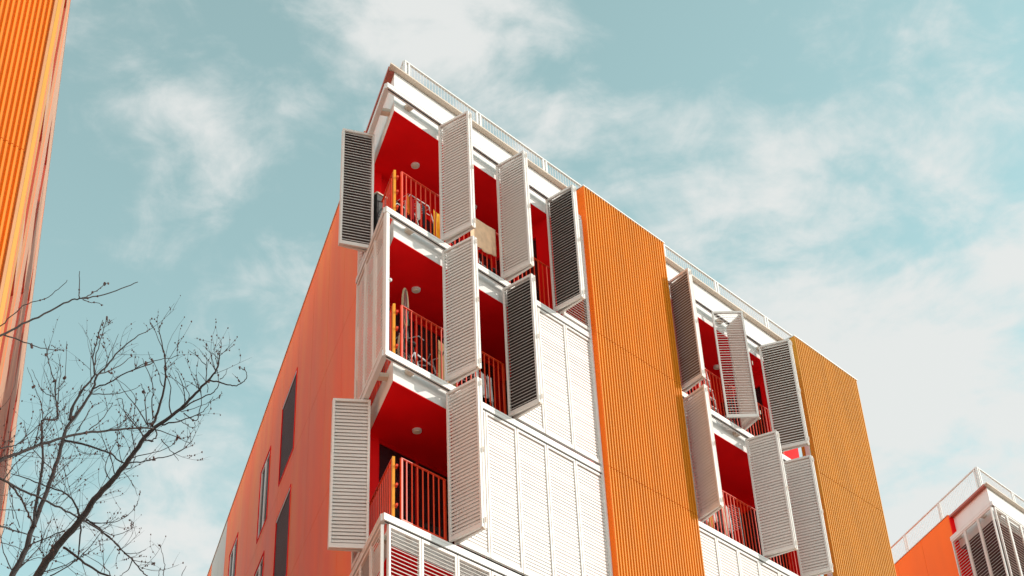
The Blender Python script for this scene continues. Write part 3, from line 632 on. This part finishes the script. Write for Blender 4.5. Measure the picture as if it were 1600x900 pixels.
# ================================================================== the bare tree
BRANCHES = [
    ([(-9.599,-6.196,5.778),(-9.617,-6.531,6.13),(-9.629,-6.834,6.419),(-9.62,-6.97,6.531),(-9.61,-7.054,6.597),(-9.589,-7.196,6.698),(-9.585,-7.313,6.789),(-9.564,-7.448,6.879),(-9.552,-7.548,6.946),(-9.548,-7.658,7.025),(-9.545,-7.777,7.108),(-9.538,-7.808,7.124),(-9.498,-7.936,7.182),(-9.473,-8.038,7.231),(-9.461,-8.139,7.288),(-9.446,-8.244,7.345),(-9.448,-8.327,7.397),(-9.471,-8.376,7.442),(-9.494,-8.409,7.475)], 0.034, 0.003),
    ([(-9.599,-6.196,5.778),(-9.547,-6.251,6.362),(-9.506,-6.302,6.657),(-9.468,-6.339,6.81),(-9.456,-6.375,7.001),(-9.435,-6.415,7.169),(-9.423,-6.45,7.322),(-9.415,-6.496,7.517),(-9.414,-6.537,7.685),(-9.41,-6.558,7.763),(-9.366,-6.614,7.899),(-9.324,-6.685,8.077),(-9.322,-6.715,8.176),(-9.281,-6.759,8.258),(-9.232,-6.824,8.387),(-9.16,-6.895,8.503),(-9.09,-6.947,8.573)], 0.027, 0.0025),
    ([(-11.104,-7.909,5.811),(-10.754,-7.91,6.246),(-10.622,-7.921,6.403),(-10.519,-7.931,6.491),(-10.404,-7.943,6.585),(-10.264,-7.961,6.693),(-10.128,-7.977,6.777),(-9.962,-7.995,6.857),(-9.791,-8.016,6.934),(-9.679,-8.03,6.979)], 0.0125, 0.005),
    ([(-10.851,-7.365,5.954),(-10.547,-7.339,6.614),(-10.268,-7.306,6.68),(-10.1,-7.273,6.686),(-9.949,-7.248,6.695),(-9.808,-7.225,6.698),(-9.715,-7.212,6.701),(-9.6,-7.192,6.696),(-9.453,-7.17,6.691),(-9.311,-7.14,6.672),(-9.174,-7.102,6.639),(-9.088,-7.081,6.62),(-8.97,-7.042,6.581),(-8.917,-7.035,6.574)], 0.0085, 0.004),
    ([(-11.439,-8.305,6.293),(-11.203,-8.36,6.69),(-11.011,-8.394,6.854),(-10.905,-8.424,6.972),(-10.796,-8.456,7.083),(-10.68,-8.498,7.214),(-10.619,-8.513,7.256),(-10.512,-8.537,7.318),(-10.383,-8.579,7.42),(-10.302,-8.61,7.492)], 0.0085, 0.0025),
    ([(-11.306,-8.046,6.391),(-11.106,-8.245,6.772),(-11.0,-8.353,6.95),(-10.956,-8.401,7.027),(-10.91,-8.451,7.102),(-10.835,-8.497,7.153),(-10.782,-8.549,7.221),(-10.757,-8.586,7.279)], 0.0045, 0.0018),
    ([(-10.912,-8.261,6.98),(-10.806,-8.235,7.002),(-10.712,-8.217,7.029),(-10.615,-8.199,7.054),(-10.478,-8.188,7.111)], 0.005, 0.002),
    ([(-10.658,-8.579,7.201),(-10.668,-8.577,7.265),(-10.682,-8.58,7.389)], 0.004, 0.002),
    ([(-10.646,-8.587,7.203),(-10.577,-8.557,7.286),(-10.507,-8.528,7.376),(-10.445,-8.501,7.469)], 0.004, 0.002),
    ([(-10.639,-8.587,7.198),(-10.628,-8.665,7.146),(-10.614,-8.783,7.071)], 0.003, 0.0015),
    ([(-9.415,-6.576,7.807),(-9.421,-6.613,7.919),(-9.395,-6.675,8.05),(-9.356,-6.735,8.158),(-9.403,-6.755,8.278),(-9.418,-6.81,8.427),(-9.431,-6.857,8.551)], 0.012, 0.002),
    ([(-9.407,-6.804,8.109),(-9.407,-6.797,8.255),(-9.388,-6.802,8.415),(-9.368,-6.81,8.622)], 0.006, 0.002),
    ([(-9.355,-6.734,8.159),(-9.236,-6.729,8.247),(-9.13,-6.732,8.365),(-9.06,-6.737,8.469)], 0.006, 0.002),
    ([(-9.326,-6.688,8.075),(-9.277,-6.815,8.089),(-9.238,-6.961,8.12),(-9.16,-7.177,8.141),(-9.304,-7.116,8.028),(-9.268,-7.244,8.05),(-9.223,-7.361,8.055),(-9.186,-7.431,8.045),(-9.17,-7.487,8.052)], 0.006, 0.002),
    ([(-9.325,-6.662,8.04),(-9.183,-6.687,8.088),(-9.039,-6.727,8.165),(-8.963,-6.76,8.237)], 0.005, 0.0015),
    ([(-9.399,-6.653,8.088),(-9.39,-6.627,8.045),(-9.39,-6.578,7.979),(-9.371,-6.527,7.893)], 0.004, 0.003),
    ([(-9.267,-6.711,8.242),(-9.249,-6.719,8.4),(-9.205,-6.742,8.589)], 0.004, 0.0015),
    ([(-9.297,-6.614,8.138),(-9.315,-6.594,8.337),(-9.324,-6.584,8.485)], 0.004, 0.0015),
    ([(-9.467,-6.405,6.986),(-9.454,-6.37,7.283),(-9.443,-6.355,7.475),(-9.452,-6.331,7.682),(-9.473,-6.304,7.906),(-9.358,-6.312,7.966),(-9.384,-6.289,8.146),(-9.407,-6.272,8.296),(-9.434,-6.252,8.386),(-9.475,-6.223,8.536),(-9.507,-6.205,8.672)], 0.012, 0.002),
    ([(-9.316,-6.24,8.018),(-9.33,-6.231,8.197),(-9.339,-6.228,8.317),(-9.343,-6.23,8.439),(-9.377,-6.213,8.588)], 0.006, 0.0015),
    ([(-9.403,-6.324,8.204),(-9.369,-6.348,8.315),(-9.404,-6.362,8.619)], 0.004, 0.0015),
    ([(-9.39,-6.295,8.155),(-9.453,-6.265,8.164),(-9.511,-6.263,8.206),(-9.614,-6.282,8.31)], 0.004, 0.0015),
    ([(-9.523,-6.4,7.84),(-9.544,-6.37,8.007),(-9.59,-6.319,8.143),(-9.642,-6.268,8.311)], 0.004, 0.0015),
    ([(-9.83,-7.244,7.174),(-9.735,-7.307,7.158),(-9.64,-7.364,7.13),(-9.565,-7.408,7.106),(-9.491,-7.437,7.06),(-9.42,-7.501,7.062),(-9.346,-7.58,7.08),(-9.27,-7.671,7.107),(-9.228,-7.739,7.141),(-9.207,-7.797,7.184)], 0.008, 0.002),
    ([(-9.489,-7.51,7.054),(-9.417,-7.63,7.077),(-9.351,-7.74,7.096),(-9.342,-7.812,7.14)], 0.004, 0.0015),
    ([(-9.469,-7.823,7.082),(-9.399,-7.83,7.024),(-9.325,-7.84,6.966)], 0.004, 0.0015),
    ([(-9.527,-7.82,7.13),(-9.473,-7.879,7.101),(-9.416,-7.935,7.061),(-9.351,-8.0,7.015)], 0.004, 0.0015),
    ([(-9.546,-7.816,7.143),(-9.562,-7.888,7.221),(-9.594,-7.976,7.324),(-9.641,-8.045,7.416),(-9.694,-8.091,7.49),(-9.773,-8.137,7.576),(-9.808,-8.15,7.607)], 0.01, 0.002),
    ([(-9.653,-8.037,7.522),(-9.718,-8.076,7.566),(-9.873,-8.148,7.657)], 0.004, 0.0015),
    ([(-9.55,-7.82,7.152),(-9.565,-7.78,7.19),(-9.56,-7.745,7.314),(-9.56,-7.704,7.454),(-9.571,-7.669,7.534)], 0.006, 0.002),
    ([(-9.564,-7.803,7.141),(-9.616,-7.73,7.297),(-9.672,-7.654,7.427),(-9.723,-7.589,7.557)], 0.005, 0.0015),
    ([(-9.559,-7.836,7.181),(-9.628,-7.913,7.246),(-9.693,-7.995,7.31),(-9.794,-8.054,7.367),(-9.865,-8.089,7.402)], 0.005, 0.0015),
    ([(-9.625,-8.029,7.305),(-9.69,-8.06,7.32),(-9.714,-8.09,7.334),(-9.897,-8.195,7.381)], 0.004, 0.0015),
    ([(-9.525,-7.99,7.165),(-9.591,-8.043,7.202),(-9.651,-8.131,7.252),(-9.734,-8.188,7.291),(-9.782,-8.214,7.308)], 0.005, 0.0015),
    ([(-9.482,-8.067,7.227),(-9.571,-8.158,7.263),(-9.651,-8.222,7.287),(-9.711,-8.254,7.296)], 0.004, 0.0015),
    ([(-9.475,-8.091,7.251),(-9.512,-8.135,7.273),(-9.622,-8.168,7.287),(-9.729,-8.184,7.282),(-9.78,-8.189,7.275)], 0.003, 0.0015),
    ([(-9.476,-8.285,7.311),(-9.438,-8.353,7.283),(-9.406,-8.402,7.253),(-9.379,-8.456,7.236),(-9.369,-8.519,7.243),(-9.382,-8.561,7.262),(-9.415,-8.579,7.277),(-9.446,-8.58,7.278)], 0.006, 0.0015),
    ([(-9.48,-8.267,7.292),(-9.53,-8.335,7.341),(-9.581,-8.389,7.384),(-9.61,-8.414,7.404)], 0.004, 0.0015),
    ([(-9.528,-8.314,7.392),(-9.617,-8.337,7.406),(-9.705,-8.352,7.411)], 0.003, 0.0012),
    ([(-9.48,-8.384,7.434),(-9.56,-8.4,7.435),(-9.641,-8.42,7.438)], 0.003, 0.0012),
    ([(-9.422,-8.333,7.32),(-9.433,-8.394,7.318),(-9.463,-8.456,7.325)], 0.003, 0.0012),
    ([(-9.503,-8.014,7.177),(-9.483,-8.124,7.207),(-9.451,-8.238,7.227),(-9.434,-8.302,7.237),(-9.452,-8.363,7.272),(-9.508,-8.417,7.319)], 0.006, 0.002),
    ([(-9.503,-7.856,7.157),(-9.454,-7.971,7.158),(-9.413,-8.077,7.161),(-9.395,-8.173,7.184),(-9.415,-8.265,7.23)], 0.006, 0.0015),
    ([(-9.442,-7.962,7.241),(-9.426,-8.05,7.22),(-9.415,-8.178,7.205),(-9.41,-8.242,7.197)], 0.003, 0.0015),
    ([(-9.469,-8.04,7.18),(-9.413,-8.1,7.118),(-9.442,-8.182,7.165),(-9.487,-8.241,7.209),(-9.565,-8.291,7.255),(-9.61,-8.302,7.268)], 0.004, 0.0015),
    ([(-9.499,-7.995,7.148),(-9.449,-8.061,7.088),(-9.419,-8.106,7.061),(-9.438,-8.127,7.076)], 0.003, 0.0015),
    ([(-9.514,-8.225,7.27),(-9.57,-8.244,7.262),(-9.639,-8.264,7.247)], 0.003, 0.0012),
    ([(-9.451,-8.252,7.247),(-9.482,-8.289,7.267),(-9.593,-8.338,7.298)], 0.003, 0.0012),
    ([(-9.52,-7.821,7.126),(-9.463,-7.755,7.128),(-9.448,-7.688,7.137),(-9.447,-7.619,7.168)], 0.005, 0.003),
    ([(-9.447,-7.619,7.168),(-9.487,-7.586,7.245),(-9.565,-7.519,7.376),(-9.595,-7.504,7.478),(-9.62,-7.461,7.487)], 0.006, 0.0015),
    ([(-9.484,-7.556,7.115),(-9.517,-7.555,7.22),(-9.536,-7.576,7.363),(-9.563,-7.59,7.493),(-9.676,-7.516,7.607)], 0.004, 0.0015),
    ([(-9.511,-7.047,6.787),(-9.487,-7.047,6.672),(-9.477,-7.035,6.517)], 0.007, 0.004),
    ([(-9.517,-7.053,6.803),(-9.596,-7.09,6.862),(-9.68,-7.1,6.895),(-9.788,-7.089,6.899),(-9.934,-7.074,6.903),(-10.065,-7.062,6.904)], 0.008, 0.003),
    ([(-10.219,-7.339,6.652),(-9.948,-7.032,6.777),(-9.727,-6.756,6.863),(-9.572,-6.565,6.92)], 0.007, 0.006),
    ([(-10.126,-7.146,6.465),(-9.924,-6.976,6.573),(-9.719,-6.809,6.68),(-9.592,-6.712,6.75)], 0.006, 0.003),
    ([(-9.527,-6.931,6.613),(-9.478,-7.036,6.516),(-9.428,-7.149,6.411),(-9.383,-7.26,6.333),(-9.341,-7.373,6.267)], 0.009, 0.006),
    ([(-9.476,-7.07,6.79),(-9.417,-7.135,6.718),(-9.362,-7.195,6.646),(-9.307,-7.254,6.561),(-9.27,-7.295,6.505)], 0.006, 0.003),
    ([(-9.575,-7.464,6.868),(-9.614,-7.441,6.959),(-9.607,-7.454,7.055),(-9.581,-7.484,7.195),(-9.584,-7.497,7.317)], 0.004, 0.0015),
    ([(-9.576,-7.496,6.917),(-9.621,-7.474,7.054),(-9.683,-7.44,7.199),(-9.719,-7.433,7.345)], 0.004, 0.0015),
    ([(-9.564,-7.549,6.982),(-9.587,-7.513,7.137),(-9.599,-7.487,7.315)], 0.003, 0.0015),
    ([(-9.53,-7.533,6.926),(-9.491,-7.571,6.857),(-9.453,-7.605,6.755)], 0.003, 0.0012),
    ([(-9.544,-7.538,6.947),(-9.525,-7.602,6.941),(-9.552,-7.691,6.975)], 0.003, 0.0012),
    ([(-9.487,-7.056,6.778),(-9.405,-7.131,6.758),(-9.329,-7.228,6.769),(-9.298,-7.301,6.806),(-9.287,-7.373,6.859)], 0.004, 0.0015),
    ([(-9.377,-7.097,6.733),(-9.306,-7.17,6.69),(-9.26,-7.266,6.71),(-9.239,-7.316,6.723)], 0.003, 0.0015),
    ([(-9.237,-7.304,6.484),(-9.189,-7.33,6.473),(-9.121,-7.377,6.475)], 0.003, 0.0015),
    ([(-9.237,-7.304,6.484),(-9.238,-7.265,6.42),(-9.264,-7.227,6.386)], 0.004, 0.002),
    ([(-9.284,-7.291,6.515),(-9.229,-7.335,6.525),(-9.188,-7.376,6.547)], 0.003, 0.0015),
    ([(-9.559,-6.712,6.494),(-9.466,-6.831,6.53),(-9.39,-6.958,6.59),(-9.325,-7.082,6.655)], 0.005, 0.0015),
    ([(-9.488,-6.748,6.485),(-9.417,-6.861,6.549),(-9.375,-6.97,6.632),(-9.347,-7.095,6.745),(-9.31,-7.194,6.817)], 0.005, 0.0015),
    ([(-9.6,-6.469,6.563),(-9.665,-6.416,6.725),(-9.701,-6.39,6.863),(-9.733,-6.369,6.959)], 0.005, 0.0015),
    ([(-10.206,-7.257,6.508),(-10.073,-7.244,6.557),(-9.906,-7.227,6.607)], 0.003, 0.0015),
    ([(-9.589,-6.489,6.587),(-9.489,-6.537,6.756),(-9.459,-6.564,6.912),(-9.436,-6.588,7.04)], 0.005, 0.0015),
    ([(-9.63,-6.654,6.689),(-9.554,-6.805,6.741),(-9.507,-6.882,6.756),(-9.504,-6.876,6.718)], 0.005, 0.003),
    ([(-9.626,-6.591,6.577),(-9.559,-6.693,6.617),(-9.444,-6.788,6.581),(-9.341,-6.846,6.499)], 0.003, 0.0015),
    ([(-9.714,-6.667,6.792),(-9.789,-6.709,6.859),(-9.869,-6.749,6.924),(-9.924,-6.804,6.992)], 0.003, 0.0015),
    ([(-9.486,-6.568,7.263),(-9.419,-6.574,7.392),(-9.32,-6.588,7.548)], 0.004, 0.0015),
    ([(-9.499,-6.612,7.343),(-9.602,-6.533,7.47),(-9.669,-6.492,7.581),(-9.714,-6.479,7.722)], 0.004, 0.0015),
    ([(-10.352,-7.608,6.773),(-10.307,-7.642,6.843),(-10.252,-7.692,6.952),(-10.221,-7.727,7.031)], 0.004, 0.002),
    ([(-10.511,-7.691,6.631),(-10.432,-7.672,6.685),(-10.368,-7.66,6.743),(-10.32,-7.65,6.808)], 0.005, 0.003),
    ([(-9.915,-7.568,7.127),(-9.912,-7.503,7.032),(-9.841,-7.497,6.961),(-9.744,-7.56,6.966)], 0.003, 0.0015),
    ([(-9.911,-7.533,7.074),(-9.869,-7.529,7.193),(-9.827,-7.527,7.312),(-9.788,-7.529,7.346)], 0.004, 0.0015),
    ([(-9.859,-7.576,7.091),(-9.793,-7.586,7.186),(-9.721,-7.598,7.341),(-9.735,-7.567,7.352)], 0.004, 0.0015),
    ([(-9.756,-7.649,7.103),(-9.67,-7.617,7.182),(-9.601,-7.59,7.267)], 0.003, 0.0015),
    ([(-9.551,-7.859,7.013),(-9.592,-7.813,7.03),(-9.647,-7.793,7.127),(-9.717,-7.755,7.213)], 0.004, 0.002),
    ([(-9.093,-7.461,6.357),(-9.129,-7.512,6.405),(-9.18,-7.552,6.45),(-9.232,-7.582,6.488)], 0.003, 0.0015),
    ([(-9.117,-7.444,6.355),(-9.177,-7.541,6.36)], 0.0025, 0.0015),
    ([(-9.001,-7.53,6.363),(-9.05,-7.639,6.373)], 0.0025, 0.0015),
    ([(-9.262,-7.118,6.426),(-9.321,-7.11,6.476),(-9.47,-7.059,6.55)], 0.004, 0.0015),
    ([(-9.917,-6.801,6.557),(-9.783,-6.758,6.594),(-9.664,-6.72,6.624),(-9.608,-6.695,6.737)], 0.003, 0.0015),
    ([(-10.423,-7.636,6.473),(-10.357,-7.636,6.615),(-10.296,-7.64,6.703),(-10.249,-7.641,6.735)], 0.004, 0.002),
    ([(-10.289,-7.59,6.28),(-10.311,-7.555,6.436),(-10.351,-7.508,6.62)], 0.003, 0.0015),
]

tree = thing('bare_tree', (-10.6, -5.6, 0), 'bare winter tree with thin dark branches and a few buds at the left', 'tree')
rnd = random.Random(5)
tr = MB(); br = MB(); tw = MB(); bd = MB()
fork = Vector((-10.25, -5.75, 4.2))
tr.tube([(-10.6, -5.6, -.1), (-10.62, -5.62, .4), (-10.5, -5.65, 2.0), fork], [.19, .14, .115, .095], 12)
tr.build('trunk', M_bark, tree, smooth=True)
def twig(p, d, L_, r, depth):
    n = 6; pts = [p.copy()]; q = p.copy(); dd = d.normalized(); bend = Vector((rnd.uniform(-1, 1), rnd.uniform(-1, 1), rnd.uniform(-.3, 1.0))) * .16
    for i in range(n):
        dd = (dd + bend + Vector((rnd.uniform(-1, 1), rnd.uniform(-1, 1), rnd.uniform(-1, 1))) * .07).normalized(); q = q + dd * (L_ / n); pts.append(q.copy())
    tw.tube(pts, [r * (1 - .7 * i / n) for i in range(n + 1)], 4)
    for i in range(1, n + 1):
        if rnd.random() < .25:
            bd.sphere(pts[i] + Vector((rnd.uniform(-1, 1), rnd.uniform(-1, 1), rnd.uniform(-1, 1))) * .003, rnd.uniform(.003, .006), (1, 1, 1.5), 5, 3)
        if depth and rnd.random() < .33:
            s = Vector((rnd.uniform(-1, 1), rnd.uniform(-1, 1), rnd.uniform(-.2, 1))).normalized(); twig(pts[i], (dd * .6 + s * .8), L_ * rnd.uniform(.3, .6), r * .6, depth - 1)
for bi, (pts, r0, r1) in enumerate(BRANCHES):
    P_ = [Vector(p) for p in pts]
    # smooth the polyline
    Q = []
    for i in range(len(P_) - 1):
        a0 = P_[max(i - 1, 0)]; a = P_[i]; b_ = P_[i + 1]; b1 = P_[min(i + 2, len(P_) - 1)]
        for k in range(4):
            t_ = k / 4; Q.append(.5 * ((2 * a) + (b_ - a0) * t_ + (2 * a0 - 5 * a + 4 * b_ - b1) * t_ ** 2 + (3 * a - a0 - 3 * b_ + b1) * t_ ** 3))
    Q.append(P_[-1]); n = len(Q)
    if r0 >= .008 and P_[0].x < -9.9 or r0 > .02: Q = [fork.copy(), (fork * .5 + Q[0] * .5) + Vector((0, 0, .1))] + Q; n = len(Q)
    rads = [r0 + (r1 - r0) * (i / (n - 1)) ** .8 for i in range(n)]
    Qj = [q + Vector((rnd.uniform(-1, 1), rnd.uniform(-1, 1), rnd.uniform(-1, 1))) * .004 for q in Q]
    if r0 > .0065: br = MB(); br.tube(Qj, rads, 8); br.build('branch', M_bark, tree, smooth=True)
    else: tw.tube(Qj, rads, 5)
    seg = sum((Qj[i + 1] - Qj[i]).length for i in range(n - 1))
    k = int(seg * (12 if r0 > .0075 else 6)) if bi not in (4, 5, 6, 7, 8, 9) else 3
    for _ in range(k):
        i = rnd.randrange(3, n - 1); t0 = (Qj[i + 1] - Qj[i]).normalized()
        s = Vector((rnd.uniform(-1, 1), rnd.uniform(-1, 1), rnd.uniform(-.3, 1.0))).normalized()
        if rnd.random() < .7 and bi not in (4, 5, 6, 7, 8, 9): twig(Qj[i], t0 * .7 + s * .7, rnd.uniform(.12, .55) * (1.0 if r0 > .0075 else .42) * (.55 if i > n * .6 else 1.0), .0021, 1)
        else: bd.sphere(Qj[i], rnd.uniform(.004, .008), (1, 1, 1.3), 5, 3)
for _ in range(16):
    pts, r0, r1 = BRANCHES[rnd.randrange(0, 30)]; c = Vector(pts[rnd.randrange(len(pts) // 2, len(pts))])
    for k in range(3): bd.sphere(c + Vector((rnd.uniform(-1, 1), rnd.uniform(-1, 1), rnd.uniform(-1, 1))) * .01, rnd.uniform(.006, .011), (1, .6, 1.2), 6, 4)
tw.build('twigs', M_bark, tree, kind='stuff'); bd.build('buds', M_bud, tree, kind='stuff')

S.cycles.use_denoising = True
S.cycles.max_bounces = 6; S.cycles.diffuse_bounces = 4
